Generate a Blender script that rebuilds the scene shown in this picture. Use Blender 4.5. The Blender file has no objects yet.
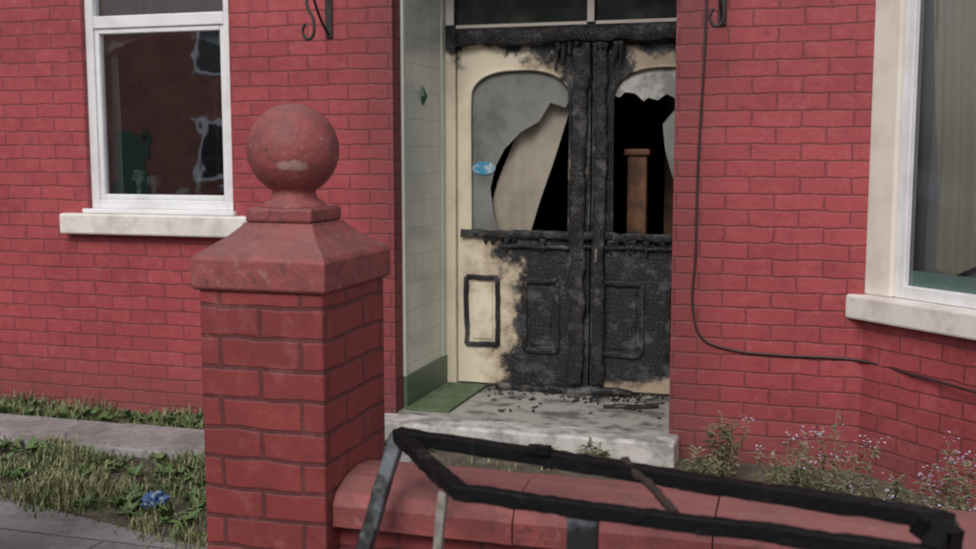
import bpy, math, random
from mathutils import Vector, Matrix, noise
random.seed(7)
S=bpy.context.scene
W=bpy.data.worlds.new("World"); S.world=W; W.use_nodes=True
# ------------------------------------------------------------ node helpers
class NT:
    def __init__(s,name):
        s.m=bpy.data.materials.new(name); s.m.use_nodes=True
        s.t=s.m.node_tree; s.n=s.t.nodes; s.l=s.t.links
        s.b=s.n['Principled BSDF']; s.out=s.n['Material Output']
    def new(s,t,**k):
        x=s.n.new(t)
        for a,v in k.items(): setattr(x,a,v)
        return x
    def link(s,a,b): s.l.new(a,b)
    def setin(s,sock,v):
        if hasattr(v,'is_output'): s.l.new(v,sock)
        else: sock.default_value=v
    def math(s,op,a,b=0.0,clamp=False):
        x=s.new('ShaderNodeMath',operation=op); x.use_clamp=clamp
        s.setin(x.inputs[0],a); s.setin(x.inputs[1],b); return x.outputs[0]
    def mix(s,f,a,b,mode='MIX'):
        x=s.new('ShaderNodeMix',data_type='RGBA',blend_type=mode)
        s.setin(x.inputs[0],f); s.setin(x.inputs[6],a); s.setin(x.inputs[7],b); return x.outputs[2]
    def pos(s):
        if not hasattr(s,'_p'): s._p=s.new('ShaderNodeNewGeometry').outputs['Position']
        return s._p
    def xyz(s):
        if not hasattr(s,'_x'):
            x=s.new('ShaderNodeSeparateXYZ'); s.link(s.pos(),x.inputs[0]); s._x=x.outputs
        return s._x
    def noise(s,scale,detail=4,rough=.6,vec=None,col=False):
        x=s.new('ShaderNodeTexNoise'); x.inputs['Scale'].default_value=scale
        x.inputs['Detail'].default_value=min(detail,3); x.inputs['Roughness'].default_value=rough
        s.link(vec if vec is not None else s.pos(),x.inputs['Vector']); return x.outputs[1 if col else 0]
    def ramp(s,v,lo,hi):
        x=s.new('ShaderNodeMapRange',interpolation_type='SMOOTHSTEP'); s.setin(x.inputs[0],v)
        s.setin(x.inputs[1],lo); s.setin(x.inputs[2],hi); return x.outputs[0]
    def bump(s,h,strength=.3,dist=.01,prev=None):
        x=s.new('ShaderNodeBump'); x.inputs['Strength'].default_value=strength; x.inputs['Distance'].default_value=dist
        s.link(h,x.inputs['Height'])
        s.link(x.outputs[0],s.b.inputs['Normal']); return x.outputs[0]
    def col(s,c): s.setin(s.b.inputs['Base Color'],c)
    def rough(s,c): s.setin(s.b.inputs['Roughness'],c)
def C(r,g,b): return (r,g,b,1)

def brick(name,c1,c2,mort,bw=.235,rh=.08,ms=.007,grime=.5,sootx=None,rough=.55,pale_c=C(.50,.19,.19),pale_a=.25,dk_a=.5):
    m=NT(name)
    tc=m.new('ShaderNodeTexCoord').outputs['UV']
    nz=m.noise(9,1,.6,col=True)
    sub=m.new('ShaderNodeVectorMath',operation='SUBTRACT'); m.link(nz,sub.inputs[0]); sub.inputs[1].default_value=(.5,.5,.5)
    sc=m.new('ShaderNodeVectorMath',operation='SCALE'); m.link(sub.outputs[0],sc.inputs[0]); sc.inputs['Scale'].default_value=.018
    add=m.new('ShaderNodeVectorMath',operation='ADD'); m.link(tc,add.inputs[0]); m.link(sc.outputs[0],add.inputs[1])
    b=m.new('ShaderNodeTexBrick'); m.link(add.outputs[0],b.inputs['Vector'])
    b.inputs['Color1'].default_value=c1; b.inputs['Color2'].default_value=c2; b.inputs['Mortar'].default_value=mort
    b.inputs['Scale'].default_value=1; b.inputs['Mortar Size'].default_value=ms; b.inputs['Mortar Smooth'].default_value=.5
    b.inputs['Brick Width'].default_value=bw; b.inputs['Row Height'].default_value=rh; b.inputs['Bias'].default_value=-.1
    c=b.outputs['Color']
    bg=m.noise(1.1,3,.65)
    big=m.ramp(bg,.38,.66)
    c=m.mix(m.math('MULTIPLY',big,.5),c,m.mix(1,c,C(.60,.55,.58),'MULTIPLY'))
    nf=m.noise(16,3,.75)
    c=m.mix(m.math('MULTIPLY',m.ramp(nf,.50,.72),pale_a),c,pale_c)
    c=m.mix(m.math('MULTIPLY',m.ramp(nf,.46,.30),dk_a),c,C(.14,.04,.042))
    z=m.xyz()[2]
    low=m.math('MULTIPLY',m.ramp(m.math('ADD',z,m.math('ADD',m.math('MULTIPLY',bg,.4),m.math('MULTIPLY',nf,.2))),.9,.3),grime)
    c=m.mix(low,c,C(.12,.07,.065))
    if sootx is not None:
        d=m.math('ABSOLUTE',m.math('SUBTRACT',m.xyz()[0],-1.46))
        so=m.math('MULTIPLY',m.ramp(m.math('ADD',d,m.math('MULTIPLY',nf,-.25)),.98,.62),.45)
        c=m.mix(so,c,C(.06,.03,.03))
    m.col(c); m.rough(rough)
    h=m.math('ADD',m.math('MULTIPLY',b.outputs['Fac'],-1.0),m.math('MULTIPLY',m.noise(45,1,.7),.5))
    m.bump(h,.45,.007)
    m.b.inputs['Specular IOR Level'].default_value=.35
    return m.m

def simple(name,c,c2=None,scale=6,rough=.5,bump=.15,bscale=40,amt=.6,dist=.004,lo=.4,hi=.7):
    m=NT(name)
    if c2: m.col(m.mix(m.math('MULTIPLY',m.ramp(m.noise(scale,3,.65),lo,hi),amt),c,c2))
    else: m.col(c)
    m.rough(rough)
    if bump: m.bump(m.noise(bscale,2,.65),bump,dist)
    return m.m

MB=brick('painted_brick',C(.41,.076,.084),C(.35,.063,.070),C(.235,.053,.058),sootx=1)
MBP=brick('pillar_brick',C(.295,.056,.054),C(.225,.044,.045),C(.13,.040,.040),bw=.225,rh=.0785,ms=.008,grime=.5,pale_c=C(.36,.13,.12),pale_a=.35)
MBO=brick('plain_brick',C(.36,.13,.09),C(.28,.10,.07),C(.3,.27,.23),grime=.2)
def mk_coping():
    m=NT('painted_stone_red')
    c=m.mix(m.math('MULTIPLY',m.ramp(m.noise(8,3,.7),.36,.66),.8),C(.31,.076,.073),C(.18,.053,.053))
    nf=m.noise(26,3,.75)
    c=m.mix(m.math('MULTIPLY',m.ramp(nf,.56,.72),.6),c,C(.36,.2,.18))
    c=m.mix(m.math('MULTIPLY',m.ramp(nf,.44,.30),.6),c,C(.07,.042,.042))
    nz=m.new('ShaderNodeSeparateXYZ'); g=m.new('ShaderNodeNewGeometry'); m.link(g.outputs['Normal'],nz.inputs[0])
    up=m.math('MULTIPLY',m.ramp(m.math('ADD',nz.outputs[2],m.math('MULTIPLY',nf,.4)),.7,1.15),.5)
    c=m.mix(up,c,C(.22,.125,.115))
    v=m.new('ShaderNodeVectorMath',operation='SUBTRACT'); m.link(m.pos(),v.inputs[0]); v.inputs[1].default_value=(-1.300,2.545,1.612)
    w=m.new('ShaderNodeVectorMath',operation='MULTIPLY'); m.link(v.outputs[0],w.inputs[0]); w.inputs[1].default_value=(1,1,3.0)
    ln=m.new('ShaderNodeVectorMath',operation='LENGTH'); m.link(w.outputs[0],ln.inputs[0])
    chip=m.ramp(m.math('ADD',ln.outputs['Value'],m.math('MULTIPLY',m.noise(45,3),.06)),.080,.060)
    c=m.mix(m.math('MULTIPLY',chip,.6),c,C(.48,.35,.31))
    m.col(c); m.rough(.62); m.bump(m.noise(35,2,.7),.5,.008); return m.m
MC=mk_coping()
MW=simple('white_frame',C(.80,.80,.82),C(.62,.62,.62),5,.35,0)
MSILL=simple('sill_paint',C(.78,.74,.70),C(.50,.44,.40),7,.55,.2,30)
MCREAM=simple('cream_masonry',C(.80,.74,.67),C(.60,.52,.46),4,.6,.2,30)
MPAN=simple('porch_panel',C(.66,.69,.62),C(.5,.54,.47),3,.4,.0)
def tiles():
    m=NT('glazed_wall_tiles'); tc=m.new('ShaderNodeTexCoord').outputs['UV']
    b=m.new('ShaderNodeTexBrick'); b.offset=0; m.link(tc,b.inputs['Vector']); b.inputs['Scale'].default_value=1
    b.inputs['Brick Width'].default_value=.152; b.inputs['Row Height'].default_value=.152; b.inputs['Mortar Size'].default_value=.0025; b.inputs['Mortar Smooth'].default_value=.3
    b.inputs['Color1'].default_value=C(.72,.74,.67); b.inputs['Color2'].default_value=C(.67,.70,.63); b.inputs['Mortar'].default_value=C(.46,.49,.44)
    m.col(m.mix(m.math('MULTIPLY',m.ramp(m.noise(3,3),.45,.7),.4),b.outputs['Color'],C(.46,.48,.42))); m.rough(.25)
    m.bump(m.math('MULTIPLY',b.outputs['Fac'],-1.),.4,.003); return m.m
MTILE=tiles()
MGRN=simple('green_tile',C(.10,.16,.10),C(.15,.19,.14),8,.5,.1)
MIRON=simple('black_iron',C(.02,.02,.022),C(.06,.03,.02),20,.55,.3)
MCABLE=simple('cable_sheath',C(.05,.022,.025),None,1,.5,0)
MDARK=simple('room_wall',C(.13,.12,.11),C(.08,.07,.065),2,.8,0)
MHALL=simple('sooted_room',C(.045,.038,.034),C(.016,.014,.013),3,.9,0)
MWOOD=simple('brown_wood',C(.20,.095,.045),C(.08,.04,.025),9,.5,.2,lo=.35,hi=.6,amt=.9)
MSLATE=simple('slate',C(.08,.08,.09),C(.13,.12,.12),5,.6,.3)
def curtain(name,c,c2):
    m=NT(name); m.col(m.mix(m.noise(6,3),c,c2)); m.rough(.85); return m.m
MCUR=curtain('cream_curtain',C(.80,.72,.58),C(.70,.61,.48))
MNET=curtain('net_curtain',C(.60,.62,.65),C(.45,.47,.50))
MTAN=curtain('scorched_curtain',C(.48,.43,.36),C(.20,.17,.13))
def glass(name,tint=(.9,.93,.93,1),refl=.0,k=1.6):
    m=NT(name); m.n.remove(m.b)
    tr=m.new('ShaderNodeBsdfTransparent'); tr.inputs[0].default_value=tint
    gl=m.new('ShaderNodeBsdfGlossy'); gl.inputs['Roughness'].default_value=.015; gl.inputs[0].default_value=(.95,.97,1,1)
    fr=m.new('ShaderNodeFresnel'); fr.inputs[0].default_value=1.5
    f=m.math('ADD',m.math('MULTIPLY',fr.outputs[0],k),refl,True)
    bp=m.new('ShaderNodeBump'); bp.inputs['Strength'].default_value=.12; bp.inputs['Distance'].default_value=.01
    m.link(m.noise(3.5,2),bp.inputs['Height']); m.link(bp.outputs[0],gl.inputs['Normal'])
    mx=m.new('ShaderNodeMixShader'); m.link(f,mx.inputs[0]); m.link(tr.outputs[0],mx.inputs[1]); m.link(gl.outputs[0],mx.inputs[2])
    m.link(mx.outputs[0],m.out.inputs[0]); return m.m
MGL=glass('window_glass',refl=.42)
MGB=glass('bay_glass',refl=.03,k=1.4,tint=(.95,.98,.98,1))
def sooty():
    m=NT('sooty_glass')
    nf=m.noise(4,3,.65)
    c=m.mix(m.ramp(nf,.35,.7),C(.36,.37,.36),C(.17,.17,.165))
    m.col(c); m.rough(.22)
    tr=m.new('ShaderNodeBsdfTransparent'); tr.inputs[0].default_value=(.8,.8,.78,1)
    mx=m.new('ShaderNodeMixShader')
    f=m.math('ADD',m.math('MULTIPLY',m.ramp(nf,.3,.7),.3),.6)
    m.link(f,mx.inputs[0]); m.link(tr.outputs[0],mx.inputs[1]); m.link(m.b.outputs[0],mx.inputs[2]); m.link(mx.outputs[0],m.out.inputs[0])
    return m.m
MSOOT=sooty()
def char_mat(name='charred_wood',ash=.5,bs=.7):
    m=NT(name)
    v=m.new('ShaderNodeTexVoronoi',feature='DISTANCE_TO_EDGE'); v.inputs['Scale'].default_value=55; m.link(m.pos(),v.inputs['Vector'])
    crack=m.ramp(v.outputs['Distance'],.0,.12)
    c=m.mix(m.math('MULTIPLY',m.ramp(m.noise(7,3,.7),.48,.72),ash),C(.016,.015,.016),C(.20,.195,.19))
    c=m.mix(m.math('MULTIPLY',m.ramp(m.noise(18,3,.7),.62,.75),ash*.6),c,C(.14,.06,.03))
    m.col(c); m.rough(.55)
    m.bump(m.math('ADD',crack,m.noise(30,2,.7)),bs,.006); return m.m
MCH=char_mat()
def metal_char():
    m=NT('burnt_paint_frame')
    c=m.mix(m.math('MULTIPLY',m.ramp(m.noise(12,3,.7),.60,.76),.4),C(.006,.006,.007),C(.08,.08,.085))
    c=m.mix(m.math('MULTIPLY',m.ramp(m.noise(26,3,.7),.62,.74),.4),c,C(.08,.035,.022))
    m.col(c); m.rough(.6); m.bump(m.noise(45,3,.7),.7,.006); m.b.inputs['Specular IOR Level'].default_value=.18; return m.m
MCH2=metal_char()
def door_mat():
    m=NT('burnt_door_paint')
    X,Y,Z=m.xyz()[0],m.xyz()[1],m.xyz()[2]
    n1=m.math('MULTIPLY',m.math('SUBTRACT',m.noise(3.2,3,.65),.5),.75)
    n2=m.math('MULTIPLY',m.math('SUBTRACT',m.noise(16,3,.7),.5),.35)
    nn=m.math('ADD',n1,n2)
    lowf=m.ramp(Z,1.22,1.14)
    T=m.math('ADD',-1.48,m.math('MULTIPLY',lowf,-.33))
    a=m.ramp(m.math('ADD',m.math('SUBTRACT',X,T),nn),-.07,.05)
    hd=m.ramp(m.math('ADD',Z,m.math('MULTIPLY',nn,.5)),2.20,2.26)
    bl=m.math('MULTIPLY',m.ramp(m.math('ADD',Z,m.math('MULTIPLY',nn,.35)),.33,.28),m.ramp(X,-1.28,-1.22))
    a=m.math('MULTIPLY',a,m.math('SUBTRACT',1,bl))
    tr=m.math('MULTIPLY',m.ramp(m.math('ADD',X,m.math('MULTIPLY',nn,.5)),-1.15,-1.10),m.ramp(Z,1.9,2.0))
    a=m.math('MULTIPLY',a,m.math('SUBTRACT',1,m.math('MULTIPLY',tr,.95)))
    a=m.math('MAXIMUM',a,hd)
    v=m.new('ShaderNodeTexVoronoi',feature='DISTANCE_TO_EDGE'); v.inputs['Scale'].default_value=45; m.link(m.pos(),v.inputs['Vector'])
    crack=m.ramp(v.outputs['Distance'],.0,.12)
    blk=m.mix(m.math('MULTIPLY',m.ramp(m.noise(8,3,.7),.47,.72),.6),C(.013,.013,.016),C(.14,.14,.155))
    crm=m.mix(m.math('MULTIPLY',m.ramp(n1,-.04,.15),.45),C(.82,.73,.57),C(.50,.41,.30))
    fr=m.ramp(m.math('ADD',m.math('SUBTRACT',X,T),nn),-.28,.02)
    crm=m.mix(m.math('MULTIPLY',fr,.65),crm,C(.22,.14,.08))
    m.col(m.mix(a,crm,blk)); m.rough(m.math('ADD',m.math('MULTIPLY',a,.1),.42))
    m.bump(m.math('MULTIPLY',a,crack),.5,.006); return m.m
MDOOR=door_mat()
# ------------------------------------------------------------ mesh helpers
def group(name,loc=(0,0,0)):
    e=bpy.data.objects.new(name,None); e.location=loc; e.empty_display_size=.2; S.collection.objects.link(e); return e
def mk(name,verts,faces,mat,parent=None,smooth=False,bevel=0):
    me=bpy.data.meshes.new(name); me.from_pydata([tuple(v) for v in verts],[],faces); me.validate(); me.update()
    uv=me.uv_layers.new(name='UVMap')
    for p in me.polygons:
        n=p.normal
        if abs(n.z)>.7: f=lambda c:(c.x,c.y)
        else:
            l=math.hypot(n.x,n.y) or 1; tx,ty=-n.y/l,n.x/l
            f=lambda c:(c.x*tx+c.y*ty,c.z)
        for li in p.loop_indices:
            uv.data[li].uv=f(me.vertices[me.loops[li].vertex_index].co)
        p.use_smooth=smooth
    o=bpy.data.objects.new(name,me); S.collection.objects.link(o)
    if mat: me.materials.append(mat)
    if parent: o.parent=parent; o.matrix_parent_inverse=Matrix.Translation(parent.location).inverted()
    if bevel:
        b=o.modifiers.new('b','BEVEL'); b.width=bevel; b.segments=2; b.limit_method='ANGLE'
    return o
BF=[(0,3,2,1),(4,5,6,7),(0,1,5,4),(1,2,6,5),(2,3,7,6),(3,0,4,7)]
def bv(x0,x1,y0,y1,z0,z1): return [(x0,y0,z0),(x1,y0,z0),(x1,y1,z0),(x0,y1,z0),(x0,y0,z1),(x1,y0,z1),(x1,y1,z1),(x0,y1,z1)]
def box(name,x0,x1,y0,y1,z0,z1,mat,parent=None,bevel=0): return mk(name,bv(x0,x1,y0,y1,z0,z1),BF,mat,parent,False,bevel)
def boxes(name,lst,mat,parent=None,bevel=0):
    V=[];F=[]
    for b in lst:
        k=len(V); V+=bv(*b); F+=[tuple(i+k for i in f) for f in BF]
    return mk(name,V,F,mat,parent,False,bevel)
def prism(name,poly,z0,z1,mat,parent=None,bevel=0):
    n=len(poly); V=[(x,y,z0) for x,y in poly]+[(x,y,z1) for x,y in poly]
    F=[tuple(range(n-1,-1,-1)),tuple(range(n,2*n))]+[(i,(i+1)%n,n+(i+1)%n,n+i) for i in range(n)]
    return mk(name,V,F,mat,parent,False,bevel)
def wallbox(p,d,s0,s1,o0,o1,z0,z1):
    nx,ny=d[1],-d[0]
    q=lambda s,o:(p[0]+d[0]*s+nx*o,p[1]+d[1]*s+ny*o)
    a,b,c,e=q(s0,o1),q(s1,o1),q(s1,o0),q(s0,o0)
    return [(*a,z0),(*b,z0),(*c,z0),(*e,z0),(*a,z1),(*b,z1),(*c,z1),(*e,z1)]
def wboxes(name,p,d,lst,mat,parent,bevel=0):
    V=[];F=[]
    for b in lst:
        k=len(V); V+=wallbox(p,d,*b); F+=[tuple(i+k for i in f) for f in BF]
    return mk(name,V,F,mat,parent,False,bevel)
def pane(name,p,d,lst,mat,parent):   # single-sheet glass, normal outward
    nx,ny=d[1],-d[0]; V=[];F=[]
    for s0,s1,o,z0,z1 in lst:
        k=len(V); q=lambda s:(p[0]+d[0]*s+nx*o,p[1]+d[1]*s+ny*o)
        V+=[(*q(s0),z0),(*q(s1),z0),(*q(s1),z1),(*q(s0),z1)]; F.append((k,k+1,k+2,k+3))
    return mk(name,V,F,mat,parent)
PR=[(-1,-.8),(-.8,-1),(0,-1.03),(.8,-1),(1,-.8),(1.03,0),(1,.8),(.8,1),(0,1.03),(-.8,1),(-1,.8),(-1.03,0)]
PS=[(-1,-.82),(-.82,-1),(0,-1),(.82,-1),(1,-.82),(1,0),(1,.82),(.82,1),(0,1),(-.82,1),(-1,.82),(-1,0)]
def bar(V,F,p0,p1,w,h,seg=14,jit=.004,roll=0,taper=1,prof=PR):
    p0=Vector(p0);p1=Vector(p1);d=(p1-p0).normalized()
    up=Vector((0,0,1)) if abs(d.z)<.9 else Vector((0,1,0))
    a=d.cross(up).normalized(); b=a.cross(d).normalized()
    k=len(V)
    n=len(prof)
    for i in range(seg+1):
        t=i/seg; c=p0.lerp(p1,t); s=1+(taper-1)*t
        off=Vector((noise.noise(c*9),noise.noise(c*9+Vector((5,0,0))),noise.noise(c*9+Vector((0,7,0)))))*jit*1.6
        for (x,y) in prof:
            v=c+off+a*x*w/2*s+b*y*h/2*s
            q=noise.noise(v*38)*jit+noise.noise(v*90)*jit*.5
            v=v+(v-c).normalized()*q; V.append(v)
    for i in range(seg):
        for j in range(n):
            A=k+i*n+j;B=k+i*n+(j+1)%n; F.append((A,B,B+n,A+n))
    F.append(tuple(k+j for j in range(n-1,-1,-1))); F.append(tuple(k+seg*n+j for j in range(n)))
def tube(name,pts,r,mat,parent=None):
    cu=bpy.data.curves.new(name,'CURVE'); cu.dimensions='3D'; cu.bevel_depth=r; cu.bevel_resolution=3; cu.resolution_u=6
    sp=cu.splines.new('BEZIER'); sp.bezier_points.add(len(pts)-1)
    for b,p in zip(sp.bezier_points,pts): b.co=p; b.handle_left_type=b.handle_right_type='AUTO'
    o=bpy.data.objects.new(name,cu); S.collection.objects.link(o); cu.materials.append(mat)
    dg=bpy.context.evaluated_depsgraph_get(); me=bpy.data.meshes.new_from_object(o.evaluated_get(dg))
    bpy.data.objects.remove(o); o=bpy.data.objects.new(name,me); S.collection.objects.link(o)
    if not me.materials: me.materials.append(mat)
    for p in me.polygons: p.use_smooth=True
    if parent: o.parent=parent; o.matrix_parent_inverse=Matrix.Translation(parent.location).inverted()
    return o
def sheetcloth(name,p,d,s0,s1,z0,z1,mat,parent,off=0,amp=.025,freq=60,shape=None,n=70,m=14):
    nx,ny=d[1],-d[0]; V=[];F=[]
    for j in range(m+1):
        for i in range(n+1):
            u=i/n; v=j/m
            s,z=(s0+(s1-s0)*u, z0+(z1-z0)*v)
            if shape: s,z=shape(u,v)
            o=off+amp*math.sin(s*freq+2*noise.noise(Vector((s*3,z,0))))*(1-.4*v)
            V.append((p[0]+d[0]*s+nx*o,p[1]+d[1]*s+ny*o,z))
    for j in range(m):
        for i in range(n):
            a=j*(n+1)+i; F.append((a,a+1,a+n+2,a+n+1))
    return mk(name,V,F,mat,parent,True)

# ------------------------------------------------------------ HOUSE
H=group('brick_house',(-1.4,6,0)); YW=5.5; TH=.25
WL=(-4.14,-3.18,1.31,2.95)
L=[]
def col(x0,x1,gaps):
    z=-.1
    for g0,g1 in gaps:
        L.append((x0,x1,YW,YW+TH,z,g0)); z=g1
    L.append((x0,x1,YW,YW+TH,z,5.9))
up=(3.7,5.1)
col(-8.5,WL[0],[]); col(WL[0],WL[1],[WL[2:],up]); col(WL[1],-2.21,[])
col(-2.21,-.72,[(-.1+.001,3.0)]) ; col(-.72,.196,[]); col(.196,.7,[(-.1+.001,3.0)]); col(.7,2.2,[(-.1+.001,3.0),up]); col(2.2,2.728,[(-.1+.001,3.0)]); col(2.728,3.6,[])
boxes('front_wall',L,MB,H)
boxes('side_and_back_walls',[(-8.5,-8.25,YW+TH,10.5,-.1,5.9),(3.35,3.6,YW+TH,10.5,-.1,5.9),(-8.25,3.35,10.25,10.5,-.1,5.9)],MB,H)
mk('roof',[(-8.7,5.2,5.85),(3.8,5.2,5.85),(3.8,10.8,5.85),(-8.7,10.8,5.85),(-8.7,8,8),(3.8,8,8)],[(0,1,5,4),(2,3,4,5),(0,4,3),(1,2,5),(0,3,2,1)],MSLATE,H)
def window(tag,x0,x1,z0,z1,y,trans=None,par=H,fw=.055):
    yy0,yy1=y+.035,y+.10
    b=[(x0,x0+fw,yy0,yy1,z0,z1),(x1-fw,x1,yy0,yy1,z0,z1),(x0+fw,x1-fw,yy0,yy1,z0,z0+fw),(x0+fw,x1-fw,yy0,yy1,z1-fw,z1)]
    if trans: b.append((x0+fw,x1-fw,yy0,yy1,trans-.035,trans+.035))
    boxes(tag+'_frame',b,MW,par,.006)
    f=fw+.03
    zt=(trans-.035) if trans else z1-fw
    b=[(x0+fw,x0+f,yy0+.012,yy1-.01,z0+fw,zt),(x1-f,x1-fw,yy0+.012,yy1-.01,z0+fw,zt),(x0+f,x1-f,yy0+.012,yy1-.01,z0+fw,z0+f),(x0+f,x1-f,yy0+.012,yy1-.01,zt-.03,zt)]
    boxes(tag+'_sash',b,MW,par,.006)
    pane(tag+'_glass',(0,y+.07),(1,0),[(x0+fw-.01,x1-fw+.01,0,z0+fw-.01,z1-fw+.01)],MGL,par)
window('window',*WL,YW,2.385)
boxes('window_sill',[(-4.29,-3.06,YW-.075,YW+.06,1.165,1.285)],MSILL,H,.012)
boxes('window_sill_board',[(-4.16,-3.16,YW-.03,YW+.034,1.287,1.312)],MW,H,.005)
window('upper_window',WL[0],WL[1],*up,YW,4.6); window('upper_window_b',.7,2.2,*up,YW,4.6)
boxes('upper_sills',[(-4.25,-3.07,YW-.06,YW+.03,3.58,3.698),(.6,2.3,YW-.06,YW+.03,3.58,3.698)],MSILL,H,.01)
def room(name,x0,x1,y0,y1,z0,z1,mat):
    v=bv(x0,x1,y0,y1,z0,z1); return mk(name,v,[(0,1,2,3),(4,7,6,5),(1,5,6,2),(2,6,7,3),(3,7,4,0)],mat,H)
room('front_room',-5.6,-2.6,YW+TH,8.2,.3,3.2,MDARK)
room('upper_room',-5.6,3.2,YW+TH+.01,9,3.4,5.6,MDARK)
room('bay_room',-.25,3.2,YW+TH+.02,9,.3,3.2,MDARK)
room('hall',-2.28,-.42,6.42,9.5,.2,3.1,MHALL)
def swag(u,v):
    s=-4.12+.92*u; top=2.9; e=abs(u-.5)*2
    bot=2.31-.13*e**2.2
    return s,bot+(top-bot)*v
sheetcloth('swag_curtain',(0,YW+.125),(1,0),0,1,0,1,MNET,H,0,.010,70,swag)
sheetcloth('side_curtain',(0,YW+.18),(1,0),-4.14,-4.03,1.3,2.3,MNET,H,0,.015,80)
box('inner_sill',-4.2,-3.1,YW+.105,YW+.36,1.28,1.335,MW,H)
V=[];F=[]
for k in (1,2,4,5,7):
    x=-4.00+.10*k; h=.03+.035*((k*3)%4)
    bar(V,F,(x,YW+.17,1.335),(x,YW+.17,1.34+h),.03,.03,6,.004)
    bar(V,F,(x,YW+.17,1.34+h),(x+.01,YW+.17,1.40+h),.075,.05,6,.014)
mk('window_ornaments',V,F,simple('ornament',C(.45,.46,.48),C(.06,.2,.2),22,.3,0,amt=1,lo=.42,hi=.55),H,True)
V=[];F=[]
bar(V,F,(-3.50,YW+.4,1.35),(-3.50,YW+.4,2.1),.025,.025,6,0); bar(V,F,(-3.75,YW+.4,1.85),(-3.28,YW+.4,1.85),.025,.025,6,0); bar(V,F,(-3.75,YW+.4,1.6),(-3.28,YW+.4,1.6),.025,.025,6,0)
mk('lamp_stand',V,F,MIRON,H)
# ---- porch
YD=6.34; XL,XR=-2.21,-.45; FZ=.22
boxes('porch_brick_reveal',[(-2.45,-2.212,YW+TH,YW+.26,.1,3.0)],MB,H)
box('porch_left_wall',-2.46,-2.214,YW+TH+.011,6.42,.05,3.05,MPAN,H)
boxes('porch_corner_boards',[(-2.2135,-2.195,YW+.12,YW+.165,.40,3.0),(-2.2135,-2.195,YD-.09,YD-.002,.40,3.0)],MPAN,H,.003)
box('porch_wall_tiles',-2.2135,-2.203,YW+.166,YD-.091,.40,3.0,MTILE,H)
box('porch_skirting',-2.2135,-2.19,YW+.12,YD-.002,FZ+.001,.398,MGRN,H,.004)
box('porch_right_wall',-.45,-.30,YW+TH,6.42,.05,3.05,MPAN,H)
box('porch_ceiling',-2.45,-.3,YW+.01,6.42,3.001,3.08,MPAN,H)
mk('porch_ornament',[(-2.2,5.93,1.90),(-2.180,5.905,1.955),(-2.2,5.93,2.02),(-2.180,5.955,1.955),(-2.2,5.90,1.955),(-2.2,5.96,1.955)],[(0,1,2,3),(0,4,1),(4,2,1),(0,3,5),(3,2,5)],simple('dark_green',C(.03,.09,.06)),H)
box('porch_floor',-2.212,-.45,YW+.002,6.42,.0,FZ,simple('porch_tiles',C(.38,.36,.33),C(.10,.095,.09),5,.6,.3,30,.9,lo=.45,hi=.65),H)
box('porch_mat',-2.185,-1.93,YW+.08,YD-.05,FZ+.001,FZ+.016,simple('green_mat',C(.085,.13,.06),C(.16,.19,.13),14,.9,.5,120,.9),H,.004)
boxes('door_frame',[(XL+.014,-2.135,YD-.03,YD+.07,FZ,2.95),(-.485,XR,YD-.03,YD+.07,FZ,2.95),(-2.135,-.485,YD-.03,YD+.07,2.262,2.37),(-2.135,-.485,YD-.02,YD+.06,2.85,2.95),(-1.34,-1.29,YD-.02,YD+.06,2.37,2.85)],MDOOR,H,.005)
boxes('transom_beads',[(-2.135,-1.34,YD-.012,YD+.05,2.372,2.39),(-1.29,-.485,YD-.012,YD+.05,2.372,2.39)],MCREAM,H)
boxes('transom_posts',[(-1.335,-1.295,YD-.028,YD-.021,2.385,2.85),(-2.19,-2.14,YD-.038,YD-.031,2.39,2.95)],MCREAM,H)
MTG=simple('sooted_fanlight_glass',C(.03,.038,.034),C(.09,.11,.10),4,.12,0)
boxes('transom_glass',[(-2.134,-1.341,YD+.01,YD+.018,2.391,2.849),(-1.289,-.486,YD+.01,YD+.018,2.391,2.849)],MTG,H)
V=[];F=[]
bar(V,F,(-2.12,YD-.04,2.315),(-.5,YD-.04,2.315),.05,.085,60,.012)
mk('charred_head_rail',V,F,MCH,H,True)
def leaf(tag,x0,x1,g0,g1,ya,yb):
    bl=[(x0,x1,ya,yb,FZ+.015,1.13)]
    bl+=[(x0,g0,ya,yb,1.13,2.262),(g1,x1,ya,yb,1.13,2.262),(g0,g1,ya,yb,2.15,2.262)]
    boxes(tag+'_leaf',bl,MDOOR,H)
    n=28; V=[];F=[]; c=(g0+g1)/2; hw=(g1-g0)/2
    for i in range(n+1):
        x=g0+(g1-g0)*i/n; e=(x-c)/hw
        za=1.97+.16*math.sqrt(max(0,1-abs(e)**2.6))
        for y in (ya,yb): V+=[(x,y,za),(x,y,2.15)]
    for i in range(n):
        a=i*4; b=a+4
        F+=[(a,b,b+1,a+1),(a+2,a+3,b+3,b+2),(a,a+2,b+2,b)]
    mk(tag+'_arch',V,F,MDOOR,H)
    pts=[(g0+.008,ya-.004,1.14)]+[(c+(hw-.008)*math.sin(t),ya-.004,1.97+.155*math.sqrt(max(0,1-abs(math.sin(t))**2.6))) for t in [(-1.5+3.0*i/16) for i in range(17)]]+[(g1-.008,ya-.004,1.14)]
    tube(tag+'_glazing_bead',pts,.009,MDOOR,H)
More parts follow.
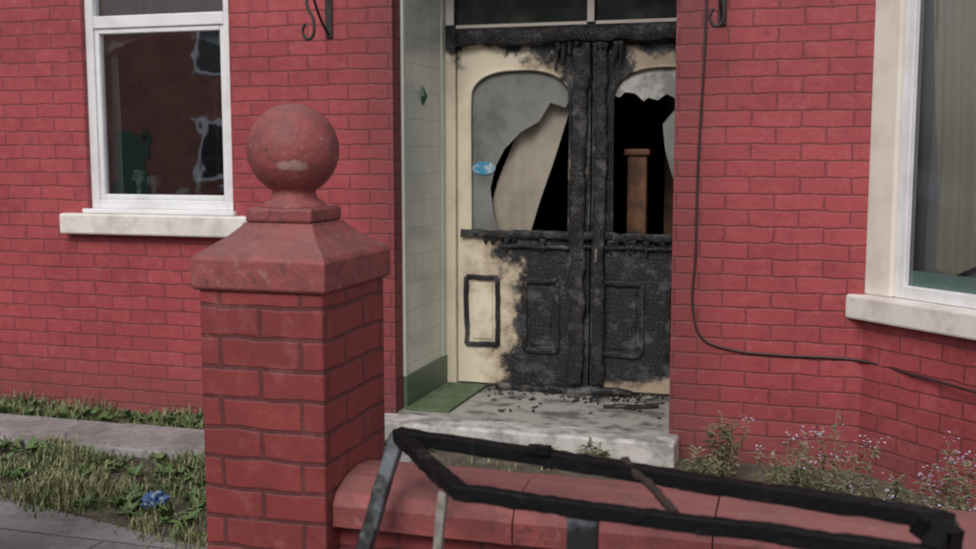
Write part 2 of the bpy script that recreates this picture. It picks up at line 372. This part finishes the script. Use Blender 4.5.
def panel(tag,x0,x1,z0,z1,ya,dark=False):
    V=[];F=[]; w=.028; y=ya-.008
    a,b,c,d=(x0+w/2,y,z0+w/2),(x1-w/2,y,z0+w/2),(x1-w/2,y-.001,z1-w/2),(x0+w/2,y-.001,z1-w/2)
    for p,q in ((a,b),(b,c),(c,d),(d,a)): bar(V,F,p,q,.018 if abs(p[2]-q[2])<.1 else w,w if abs(p[2]-q[2])<.1 else .018,14,.0035)
    mk(tag,V,F,MCH if dark else MDOOR,H,True)
    boxes(tag+'_field',[(x0+w+.02,x1-w-.02,ya-.009,ya-.001,z0+w+.02,z1-w-.02)],MDOOR,H,.004)
leaf('left_door',-2.13,-1.315,-2.055,-1.43,YD,YD+.045)
leaf('right_door',-1.305,-.49,-1.19,-.57,YD+.002,YD+.047)
panel('panel_moulding',-2.085,-1.86,.46,.90,YD,True); panel('panel_moulding_b',-1.72,-1.49,.44,.89,YD,True)
panel('panel_moulding_c',-1.245,-.985,.44,.89,YD+.002,True); panel('panel_moulding_d',-.86,-.60,.44,.89,YD+.002,True)
V=[];F=[]
bar(V,F,(-1.385,YD-.02,.26),(-1.375,YD-.02,2.24),.085,.05,70,.010)
bar(V,F,(-1.255,YD-.018,.26),(-1.25,YD-.018,2.22),.07,.045,70,.010)
bar(V,F,(-2.10,YD-.018,1.155),(-.5,YD-.018,1.15),.03,.045,60,.008)
bar(V,F,(-1.85,YD-.012,1.08),(-.5,YD-.012,1.09),.025,.02,50,.006)
for k in range(11):
    x=-1.50+.036*k+random.uniform(-.012,.012)
    bar(V,F,(x,YD-.035,2.27),(x+random.uniform(-.02,.02),YD-.03,2.27-random.uniform(.06,.22)),.034,.025,8,.007,taper=.2)
for k in range(16):
    x=random.uniform(-1.98,-.6)
    bar(V,F,(x,YD-.02,1.13),(x+random.uniform(-.02,.02),YD-.012,1.13-random.uniform(.03,.1)),.035,.02,6,.006,taper=.2)
mk('charred_door_members',V,F,MCH,H,True)
V=[];F=[]; bar(V,F,(-1.262,YD-.06,1.0),(-1.262,YD-.06,1.08),.012,.012,8,.001); bar(V,F,(-1.262,YD-.06,1.01),(-1.262,YD-.01,1.01),.01,.01,4,0); bar(V,F,(-1.262,YD-.06,1.07),(-1.262,YD-.01,1.07),.01,.01,4,0)
mk('door_handle',V,F,simple('tarnished_metal',C(.2,.19,.18),C(.04,.04,.04),30,.5,0),H,True)
def flat(name,pts,y,mat,th=.004):
    n=len(pts); V=[(x,y,z) for x,z in pts]+[(x,y+th,z) for x,z in pts]
    F=[tuple(range(n)),tuple(range(2*n-1,n-1,-1))]+[(i,n+i,n+(i+1)%n,(i+1)%n) for i in range(n)]
    return mk(name,V,F,mat,H)
flat('broken_glass',[(-2.056,1.13),(-1.86,1.13),(-1.91,1.25),(-1.93,1.42),(-1.90,1.55),(-1.84,1.66),(-1.74,1.76),(-1.63,1.82),(-1.56,1.93),(-1.47,1.90),(-1.43,1.98),(-1.43,2.14),(-2.056,2.14)],YD+.02,MSOOT)
flat('broken_glass_b',[(-1.19,2.14),(-1.19,1.97),(-1.15,1.955),(-1.12,1.985),(-1.06,1.975),(-1.01,1.93),(-.985,1.95),(-.93,1.935),(-.88,1.97),(-.80,1.93),(-.72,1.93),(-.57,1.9),(-.57,2.14)],YD+.02,simple('whitened_glass',C(.50,.49,.47),C(.18,.17,.16),9,.4,0,lo=.35,hi=.6,amt=.8))
flat('broken_glass_c',[(-.57,1.9),(-.80,1.92),(-.90,1.80),(-.885,1.66),(-.84,1.5),(-.76,1.4),(-.57,1.3)],YD+.021,MSOOT)
def dr(u,v):
    xl=-1.97+.10*v+.22*v*v; xr=-1.72+.29*v
    return xl+(xr-xl)*u, 1.16+.82*v-.06*u*(1-v)
sheetcloth('scorched_curtain',(0,YD+.10),(1,0),0,1,0,1,MTAN,H,0,.012,38,dr)
flat('door_sticker',[(-1.97+.055*math.cos(a)*1.35,1.545+.04*math.sin(a)) for a in [i*math.pi/8 for i in range(16)]],YD+.012,simple('blue_sticker',C(.05,.28,.46),C(.40,.5,.55),30,.4,0,amt=1,lo=.48,hi=.58))
boxes('hall_newel_post',[(-1.16,-1.04,6.7,6.8,.22,1.62),(-1.18,-1.02,6.68,6.82,1.62,1.66)],MWOOD,H,.01)
boxes('hall_door',[(-1.0,-.92,7.2,7.25,.22,2.1)],MWOOD,H)
# ---- bay
P0=(.196,YW);P1=(.762,4.934);P2=(2.162,4.934);P3=(2.728,YW); r=math.sqrt(.5)
def off(e,back=YW+.1): return [(P0[0]-1.414*e,YW-.001),(P1[0]-.414*e,P1[1]-e),(P2[0]+.414*e,P2[1]-e),(P3[0]+1.414*e,YW-.001),(P3[0],back),(P0[0],back)]
prism('bay_base',off(0,YW+.3),-.1,.85,MB,H)
prism('bay_sill',off(.062),.851,.968,MSILL,H,.012)
prism('bay_head',off(.02),2.9,3.2,MCREAM,H,.01)
mk('bay_roof',[(.05,5.497,3.202),(.70,4.83,3.202),(2.22,4.83,3.202),(2.87,5.497,3.202),(.9,5.497,3.6),(2.0,5.497,3.6)],[(0,1,4),(1,2,5,4),(2,3,5),(3,2,1,0),(0,4,5,3)],MSLATE,H)
for tag,p,d,Ln in (('bay_left',P0,(r,-r),.8),('bay_front',P1,(1,0),1.4),('bay_right',P2,(r,r),.8)):
    j=.15 if tag!='bay_front' else .09
    s0=-.03 if tag=='bay_left' else .012; s1=Ln+(.03 if tag=='bay_right' else -.012)
    e=Ln-(.05 if tag!='bay_right' else .15)
    wboxes(tag+'_jambs',p,d,[(s0,j,-.13,-.004,.969,2.9),(e,s1,-.13,-.004,.969,2.9)],MCREAM,H,.01)
    wboxes(tag+'_frame',p,d,[(j,j+.055,-.09,-.03,.969,2.9),(e-.055,e,-.09,-.03,.969,2.9),(j+.055,e-.055,-.09,-.03,.969,1.03),(j+.055,e-.055,-.09,-.03,2.55,2.62)],MW,H,.006)
    pane(tag+'_glass',p,d,[(j+.05,e-.05,-.06,1.02,2.56),(j+.05,e-.05,-.06,2.61,2.895)],MGB,H)
    def dc(u,v,j=j,e=e):
        lo=j+.07+.10*max(0,1-v)**1.5; return lo+(e-lo)*u, 1.12+1.78*v-.03*math.sin(u*9)*(1-v)
    sheetcloth(tag+'_curtain',p,d,0,1,0,1,MCUR,H,-.112,.016,62,dc,110,14)
    sheetcloth(tag+'_net',p,d,j,e,1.0,2.9,MNET,H,-.16,.008,90)
    wboxes(tag+'_lower_film',p,d,[(j+.056,e-.056,-.075,-.07,1.031,1.10)],simple('green_film',C(.38,.58,.52),C(.56,.68,.64),10,.3,0),H)
# ------------------------------------------------------------ step
dst=group('stone_doorstep',(-1.48,5.45,.15))
def step_mat():
    m=NT('worn_step_paint')
    c=m.mix(m.math('MULTIPLY',m.ramp(m.noise(6,3,.7),.4,.66),.85),C(.58,.55,.53),C(.25,.24,.23))
    z=m.xyz()[2]
    soot=m.math('MULTIPLY',m.ramp(m.math('ADD',z,m.math('MULTIPLY',m.math('SUBTRACT',m.noise(9,3,.7),.5),.2)),.20,.255),.55)
    m.col(m.mix(soot,c,C(.09,.085,.08))); m.rough(.7); m.bump(m.noise(40,3,.7),.4,.006); return m.m
boxes('step_slab',[(-2.29,-.665,5.30,5.499,.02,.221)],step_mat(),dst,.014)
# ------------------------------------------------------------ debris
V=[];F=[]
for k in range(330):
    x=random.gauss(-1.4,.33); y=6.33-abs(random.gauss(0,.12))
    if k%12==0: y=random.uniform(5.6,6.2)
    if not -1.95<x<-.6 or y<5.35: continue
    l=random.uniform(.006,.03)*(1 if k%16 else 2.5); a=random.uniform(0,6.3)
    zz=FZ+.003+random.uniform(0,.01)
    bar(V,F,(x,y,zz),(x+l*math.cos(a),y+l*math.sin(a)*.7,zz+random.uniform(0,.01)),random.uniform(.008,.022),random.uniform(.004,.012),4,.004,taper=.7)
bar(V,F,(-1.85,6.25,.235),(-1.05,6.26,.245),.06,.035,30,.012)
bar(V,F,(-1.15,5.95,.230),(-.85,6.03,.233),.04,.016,16,.007)
mk('burnt_debris',V,F,char_mat('debris_char',.9),None,True)
# ------------------------------------------------------------ pillar
def pillar(cx,cy,nm):
    g=group(nm,(cx,cy,0)); hx,hy=.172,.20
    box('brick_shaft',cx-hx,cx+hx,cy-hy,cy+hy,-.05,1.297,MBP,g,.006)
    def ring(h1,h2,z): return [(cx-h1,cy-h2,z),(cx+h1,cy-h2,z),(cx+h1,cy+h2,z),(cx-h1,cy+h2,z)]
    lv=[ring(.178,.207,1.297),ring(.187,.215,1.305),ring(.187,.215,1.375),ring(.180,.208,1.386),ring(.125,.135,1.43),ring(.10,.10,1.458),ring(.10,.10,1.463)]
    V=[v for q in lv for v in q]; F=[(3,2,1,0)]
    for i in range(len(lv)-1):
        for j in range(4): a=i*4+j;b=i*4+(j+1)%4; F.append((a,b,b+4,a+4))
    F.append(tuple(range(len(V)-4,len(V))))
    mk('coping_cap',V,F,MC,g,False,.007)
    box('neck_slab',cx-.095,cx+.095,cy-.095,cy+.095,1.464,1.502,MC,g,.008)
    prof=[(.085,1.503),(.078,1.515),(.062,1.524),(.058,1.535)]+[(.121*math.sin(t),1.652-.121*math.cos(t)) for t in [.5+(math.pi-.5)*i/30 for i in range(31)]]
    n=48; V=[];F=[]
    for rr,z in prof:
        for i in range(n):
            a=2*math.pi*i/n; q=1+.012*noise.noise(Vector((3*math.cos(a),3*math.sin(a),z*14)))
            V.append((cx+rr*q*math.cos(a),cy+rr*q*math.sin(a),z))
    for k in range(len(prof)-1):
        for i in range(n): a=k*n+i;b=k*n+(i+1)%n; F.append((a,b,b+n,a+n))
    mk('ball_finial',V,F,MC,g,True)
    return g
pillar(-1.349,2.65,'gate_pillar'); pillar(-2.98,2.65,'gate_pillar')
# ------------------------------------------------------------ garden wall
def gwall(x0,x1,nm):
    g=group(nm,((x0+x1)/2,2.65,0))
    box('brick_courses',x0,x1,2.53,2.77,-.05,.70,MBP,g)
    n=max(1,round((x1-x0)/.46)); w=(x1-x0)/n; prof=[(-.165,.701),(-.165,.755),(-.145,.785),(-.08,.808),(0,.815),(.08,.808),(.145,.785),(.165,.755),(.165,.701)]
    V=[];F=[]
    for k in range(n):
        a=x0+k*w+.002; b=x0+(k+1)*w-.002; s=len(V); dz=random.uniform(-.003,.003)
        for i in range(9):
            x=a+(b-a)*i/8
            for yy,z in prof: V.append((x,2.65+yy,z+dz+.005*noise.noise(Vector((x*8,yy*9,z)))))
        m=len(prof)
        for i in range(8):
            for j in range(m): A=s+i*m+j;B=s+i*m+(j+1)%m; F.append((A,A+m,B+m,B))
        F.append(tuple(s+j for j in range(m))); F.append(tuple(s+8*m+j for j in range(m-1,-1,-1)))
    mk('coping_stones',V,F,MC,g,False)
gwall(-1.176,3.6,'garden_wall'); gwall(-8.4,-3.155,'garden_wall')
# ------------------------------------------------------------ burnt frame
g=group('burnt_window_frame',(-.4,2.3,.5))
A=(-.98,2.45,.958);B=(.238,2.18,.954);Cc=(-.736,2.166,.925);D=(.20,2.06,.925)
def bars(nm,lst,mat):
    V=[];F=[]
    for q in lst: bar(V,F,*q,prof=PS)
    mk(nm,V,F,mat,g,False)
bars('top_rail',[(A,B,.040,.034,90,.0028)],MCH2)
bars('second_rail',[(Cc,D,.030,.032,80,.0028)],MCH2)
bars('end_rails',[(A,(Cc[0]+.01,Cc[1],Cc[2]),.034,.032,24,.0028),(B,D,.034,.04,14,.004)],MCH2)
bars('stiles',[(A,(-1.18,2.165,0.01),.036,.032,60,.002),(B,(.29,2.10,0.01),.042,.042,60,.003),((-.45,2.14,.91),(-.45,2.13,0.01),.062,.03,60,.002)],simple('scorched_grey_paint',C(.11,.125,.14),C(.014,.014,.015),9,.5,.4,40,1,lo=.38,hi=.56))
bars('pale_stile',[((-.775,2.20,.91),(-.84,2.14,0.01),.020,.018,30,.003)],simple('pale_burnt_wood',C(.36,.33,.29),C(.06,.05,.05),9,.6,.4,40,.9))
bars('loose_slat',[((-.40,2.345,.972),(-.26,2.13,.938),.016,.012,16,.004)],simple('rusty',C(.03,.02,.016),C(.08,.04,.028),20,.8,.4))
bars('hinge_remains',[((.18,2.185,.945),(.25,2.12,.93),.04,.045,10,.009),((-.62,2.35,.975),(-.57,2.34,.98),.02,.02,6,.004)],MCH2)
# ------------------------------------------------------------ bracket
def bracket(x,z,nm):
    g=group(nm,(x,5.45,z))
    box('back_plate',x-.02,x+.02,5.485,5.499,z-.02,z+.24,MIRON,g,.003)
    tube('arm',[(x,5.48,z+.2),(x,5.36,z+.22),(x,5.26,z+.20)],.008,MIRON,g)
    tube('scroll',[(x,5.48,z),(x,5.40,z+.06),(x,5.33,z+.14),(x,5.30,z+.19)],.007,MIRON,g)
    tube('hook',[(x,5.26,z+.20),(x-.01,5.25,z+.13),(x+.03,5.25,z+.03),(x+.0,5.25,z-.05),(x-.035,5.25,z-.01),(x-.02,5.25,z+.03)],.008,MIRON,g)
bracket(-2.57,2.27,'hanging_basket_bracket'); bracket(-.50,2.27,'hanging_basket_bracket')
# ------------------------------------------------------------ cable
y=YW-.008
tube('wall_cable',[(-.56,y,3.2),(-.575,y,2.6),(-.579,y,2.18),(-.60,y,1.6),(-.603,y,1.16),(-.60,y,.80),(-.56,y,.72),(-.448,y,.675),(-.2,y,.655),(.05,y,.655),(.18,y-.002,.65),(.45,y-.268,.635),(.742,4.94-.014,.63),(1.6,4.92,.62)],.0065,MCABLE)
# ------------------------------------------------------------ ground
def plane(nm,x0,x1,y0,y1,z,mat): return mk(nm,[(x0,y0,z),(x1,y0,z),(x1,y1,z),(x0,y1,z)],[(0,1,2,3)],mat)
plane('ground',-150,150,-150,150,-.135,simple('earth',C(.07,.075,.04),C(.1,.09,.06),1,.9,.3))
MAS=simple('asphalt',C(.05,.05,.052),C(.075,.073,.07),3,.85,.5,90)
plane('road',-150,150,-7,-.9,-.125,MAS)
plane('road_marking',-150,150,-4.0,-3.9,-.121,simple('road_paint',C(.6,.6,.58),C(.3,.3,.3),10,.7,.1))
def slabs():
    m=NT('paving_slabs'); tc=m.new('ShaderNodeTexCoord').outputs['UV']
    b=m.new('ShaderNodeTexBrick'); m.link(tc,b.inputs['Vector']); b.inputs['Scale'].default_value=1
    b.inputs['Brick Width'].default_value=1.8; b.inputs['Row Height'].default_value=1.2; b.inputs['Mortar Size'].default_value=.008
    b.inputs['Color1'].default_value=C(.24,.235,.24); b.inputs['Color2'].default_value=C(.20,.198,.20); b.inputs['Mortar'].default_value=C(.09,.09,.08)
    c=m.mix(m.math('MULTIPLY',m.ramp(m.noise(5,3,.7),.4,.66),.7),b.outputs['Color'],C(.11,.11,.105))
    m.col(m.mix(m.math('MULTIPLY',m.ramp(m.noise(60,2,.7),.5,.66),.4),c,C(.32,.31,.30))); m.rough(.85)
    m.bump(m.math('ADD',m.math('MULTIPLY',b.outputs['Fac'],-1.),m.noise(70,2)),.5,.006); return m.m
MSL=slabs()
box('pavement',-150,150,-.75,2.40,-.2,0,MSL); box('kerb',-150,150,-.90,-.752,-.2,.004,simple('kerb_stone',C(.28,.28,.27),C(.18,.18,.17),5,.8,.3))
box('pavement',-150,150,-9.2,-7.0,-.2,0,MSL)
MSOIL=simple('garden_soil',C(.085,.07,.05),C(.17,.145,.115),9,.95,.8,35,.8,.03)
box('garden_ground',-30,30,2.402,5.49,-.2,.10,MSOIL)
mk('garden_path',[(-8,2.41,.106),(-1.20,2.41,.106),(-1.20,3.42,.106),(-2.35,3.67,.106),(-3.43,3.93,.106),(-8,4.9,.106)],[(0,1,2,3,4,5)],MSL)
def conc():
    m=NT('weathered_concrete'); c=m.mix(m.ramp(m.noise(4,3,.7),.35,.7),C(.33,.31,.31),C(.19,.18,.18))
    c=m.mix(m.math('MULTIPLY',m.ramp(m.noise(22,3,.7),.52,.68),.6),c,C(.11,.11,.08)); m.col(c); m.rough(.85); m.bump(m.noise(50,3),.5,.008); return m.m
boxes('concrete_edging',[(x,x+.895,4.68+.01*(i%2),5.15,.05,.135+.004*(i%3)) for i,x in enumerate([-8.2+.9*k for k in range(7)])],conc(),None,.012)
# ------------------------------------------------------------ grass
def grass_mat():
    m=NT('grass_blades'); c=m.mix(m.ramp(m.noise(4,3),.38,.62),C(.075,.13,.035),C(.21,.215,.10))
    c=m.mix(m.ramp(m.noise(60,2),.50,.66),c,C(.36,.32,.20)); m.col(c); m.rough(.6); return m.m
MGR=grass_mat()
def blades(V,F,x,y,z,h,w,n=1):
    for _ in range(n):
        a=random.uniform(0,6.28); le=random.uniform(.1,.8)*h; hh=h*random.uniform(.6,1.2)
        ca,sa=math.cos(a),math.sin(a); px,py=-sa*w/2,ca*w/2; k=len(V)
        V+= [(x-px,y-py,z),(x+px,y+py,z),(x+ca*le*.35-px*.8,y+sa*le*.35-py*.8,z+hh*.6),(x+ca*le*.35+px*.8,y+sa*le*.35+py*.8,z+hh*.6),(x+ca*le,y+sa*le,z+hh*.9)]
        F+= [(k,k+1,k+3,k+2),(k+2,k+3,k+4)]
V=[];F=[]
def edge(x): return 3.67-(x+2.35)*.24
cnt=0
while cnt<10000:
    x=random.uniform(-6.2,-1.7); y=random.uniform(3.3,4.74)
    if y<edge(x)+random.gauss(0,.05)+.10*noise.noise(Vector((x*3,0,0))): continue
    d=noise.noise(Vector((x*2.6,y*2.6,0)))+.5*noise.noise(Vector((x*8,y*8,2)))
    if d<-.02 and random.random()<.85: continue
    blades(V,F,x,y,.10,random.uniform(.02,.065)*(1+1.5*max(0,d)),random.uniform(.005,.012)); cnt+=1
for k in range(5500):
    x=random.uniform(-7.5,-2.3); y=random.choice([random.uniform(5.12,5.49),5.49-abs(random.gauss(0,.1))])
    d=noise.noise(Vector((x*2.5,9,0)))
    if d<-.15 and random.random()<.6: continue
    blades(V,F,x,y,.10,random.uniform(.03,.09)*(1+1.4*max(-.5,d)),random.uniform(.005,.012))
for k in range(2500):
    x=random.uniform(-2.0,3); y=random.uniform(2.85,5.25); d=noise.noise(Vector((x*2.5,y*2.5,3)))
    if d<.05: continue
    blades(V,F,x,y,.10,random.uniform(.03,.10),random.uniform(.005,.011))
mk('grass',V,F,MGR)
def leafy(V,F,p,d,l,w):
    d=Vector(d).normalized(); s=d.cross(Vector((0,0,1))); s=s.normalized() if s.length>.01 else Vector((1,0,0)); p=Vector(p); k=len(V)
    V+=[p,p+d*l*.45+s*w/2,p+d*l,p+d*l*.45-s*w/2]; V[k+2]=V[k+2]-Vector((0,0,l*.2))
    F+=[(k,k+1,k+2),(k,k+2,k+3)]
V=[];F=[]
for k in range(520):
    x=random.uniform(-6,-1.9); y=random.choice([random.uniform(3.8,4.7),random.uniform(5.2,5.45)])
    if y<edge(x): continue
    q=random.uniform(.5,1.7)
    for j in range(8):
        a=random.uniform(0,6.28); leafy(V,F,(x,y,.11),(math.cos(a),math.sin(a),random.uniform(.2,1.3)),random.uniform(.035,.075)*q,random.uniform(.018,.032)*q)
mk('dandelion_weeds',V,F,simple('weed_leaf',C(.08,.15,.045),C(.2,.24,.11),12,.5,0))
# ------------------------------------------------------------ flowering weeds on the right
MLF=simple('dry_leaf',C(.12,.14,.07),C(.30,.25,.17),15,.6,0,amt=1)
MFL=simple('mauve_petals',C(.40,.32,.48),C(.55,.48,.54),30,.6,0,amt=1)
MST=simple('dry_stem',C(.20,.18,.10),C(.30,.24,.17),12,.7,0)
def weed(x,y,h,rad,nst,nm,fl=.5):
    g=group(nm,(x,y,.1)); SV=[];SF=[];LV=[];LF=[];FV=[];FF=[]
    for s in range(nst):
        a=random.uniform(0,6.28); rr=rad*random.random()**.6; hh=h*random.uniform(.5,1.1)*(1-.3*rr/rad)
        p0=Vector((x+rr*.25*math.cos(a),y+rr*.25*math.sin(a),.09)); p1=Vector((x+rr*math.cos(a),y+rr*math.sin(a)*.8,.1+hh)); pts=[]
        for i in range(7):
            t=i/6; pts.append(p0.lerp(p1,t)+Vector((noise.noise(Vector((s,t*3,1))),noise.noise(Vector((s,t*3,5))),.3*math.sin(t*3)*rad))*.04)
        for i in range(6): bar(SV,SF,pts[i],pts[i+1],.0045*(1-.09*i),.0045*(1-.09*i),1,0)
        for i in range(1,7):
            for q in range(6):
                b=random.uniform(0,6.28); pp=pts[i-1].lerp(pts[i],random.random())
                leafy(LV,LF,pp,(math.cos(b),math.sin(b),random.uniform(-.1,.9)),random.uniform(.02,.055),random.uniform(.008,.02))
        if random.random()<fl:
            for q in range(9):
                b=random.uniform(0,6.28); c=pts[-1]+Vector((random.gauss(0,.014),random.gauss(0,.014),random.gauss(0,.014)))
                leafy(FV,FF,c,(math.cos(b),math.sin(b),random.uniform(-.3,1)),.016,.012)
    mk('stems',SV,SF,MST,g); mk('leaves',LV,LF,MLF,g)
    if FV: mk('flowers',FV,FF,MFL,g)
for (x,y,h,rad,n,fl) in [(.08,4.55,.47,.24,30,.5),(-.12,4.7,.40,.16,18,.3),(-.42,5.2,.36,.12,14,.1),(-.5,5.0,.22,.1,8,.1),(.50,4.3,.50,.16,22,.7),(.72,4.1,.45,.2,20,.7),(-1.05,5.18,.13,.1,10,0),(-1.25,5.15,.10,.08,8,0),(.3,4.7,.25,.15,14,.3),(1.3,4.4,.4,.2,16,.5)]:
    weed(x,y,h,rad,n,'flowering_weed',fl)
V=[];F=[]
n=18;mm=10
for j in range(mm+1):
    for i in range(n):
        a=2*math.pi*i/n; t=math.pi*j/mm; v=Vector((.05*math.sin(t)*math.cos(a),.04*math.sin(t)*math.sin(a),.04*math.cos(t)))
        v*=1+.9*noise.noise(v*45); V.append(v+Vector((-2.72,3.98,.15)))
for j in range(mm):
    for i in range(n): a=j*n+i;b=j*n+(i+1)%n; F.append((a,b,b+n,a+n))
mk('crumpled_litter',V,F,simple('blue_plastic',C(.05,.13,.3),C(.35,.42,.5),25,.3,.2,amt=1,lo=.5,hi=.6))
# ------------------------------------------------------------ opposite terrace (reflected in the glass)
O=group('brick_house',(0,-14,0))
box('walls',-30,30,-18,-12.5,-.1,5.6,MBO,O)
mk('roof',[(-30.3,-12.2,5.6),(30.3,-12.2,5.6),(30.3,-18.3,5.6),(-30.3,-18.3,5.6),(-30.3,-15.2,8.2),(30.3,-15.2,8.2)],[(1,0,4,5),(3,2,5,4),(0,3,4),(2,1,5),(0,1,2,3)],MSLATE,O)
fr=[];gl=[];dr_=[]
for k in range(-6,7):
    x=k*4.6
    for z0,z1 in ((.9,2.4),(3.4,4.8)):
        fr+=[(x-.75,x-.65,-12.5,-12.44,z0,z1),(x+.65,x+.75,-12.5,-12.44,z0,z1),(x-.65,x+.65,-12.5,-12.44,z0,z0+.1),(x-.65,x+.65,-12.5,-12.44,z1-.1,z1),(x-.03,x+.03,-12.5,-12.45,z0+.1,z1-.1)]
        gl.append((x-.65,x+.65,-12.5,-12.47,z0+.05,z1-.05))
    dr_.append((x+1.5,x+2.4,-12.5,-12.45,0,2.1))
boxes('window_frames',fr,MW,O); boxes('window_panes',gl,simple('dark_pane',C(.03,.035,.04),None,1,.08,0),O); boxes('front_doors',dr_,simple('door_paint',C(.05,.12,.08),None,1,.4,0),O)
# ------------------------------------------------------------ light, sky, camera
el=math.radians(42); rot=math.radians(182)
n=W.node_tree.nodes; l=W.node_tree.links
sky=n.new('ShaderNodeTexSky'); sky.sky_type='NISHITA'; sky.sun_disc=False; sky.sun_elevation=el; sky.sun_rotation=rot
sky.dust_density=3.0; sky.air_density=1.0
hs=n.new('ShaderNodeHueSaturation'); hs.inputs['Saturation'].default_value=.35
l.new(sky.outputs[0],hs.inputs['Color']); l.new(hs.outputs[0],n['Background'].inputs[0]); n['Background'].inputs[1].default_value=.15
sd=bpy.data.lights.new('sun','SUN'); sd.energy=1.1; sd.angle=math.radians(24); sd.color=(1,.95,.89)
so=bpy.data.objects.new('sun',sd); S.collection.objects.link(so)
dv=Vector((math.sin(rot)*math.cos(el),math.cos(rot)*math.cos(el),math.sin(el)))
so.rotation_euler=dv.to_track_quat('Z','Y').to_euler(); so.location=dv*30
S.view_settings.view_transform='Standard'; S.view_settings.look='None'; S.view_settings.exposure=0
cd=bpy.data.cameras.new('camera'); cd.lens=40.57; cd.sensor_width=36; cd.clip_end=500; cd.clip_start=.05
cd.dof.use_dof=True; cd.dof.focus_distance=4.0; cd.dof.aperture_fstop=2.8
co=bpy.data.objects.new('camera',cd); S.collection.objects.link(co); co.location=(0,0,1.65)
co.rotation_euler=(math.radians(90-6.43),0,math.radians(17)); S.camera=co
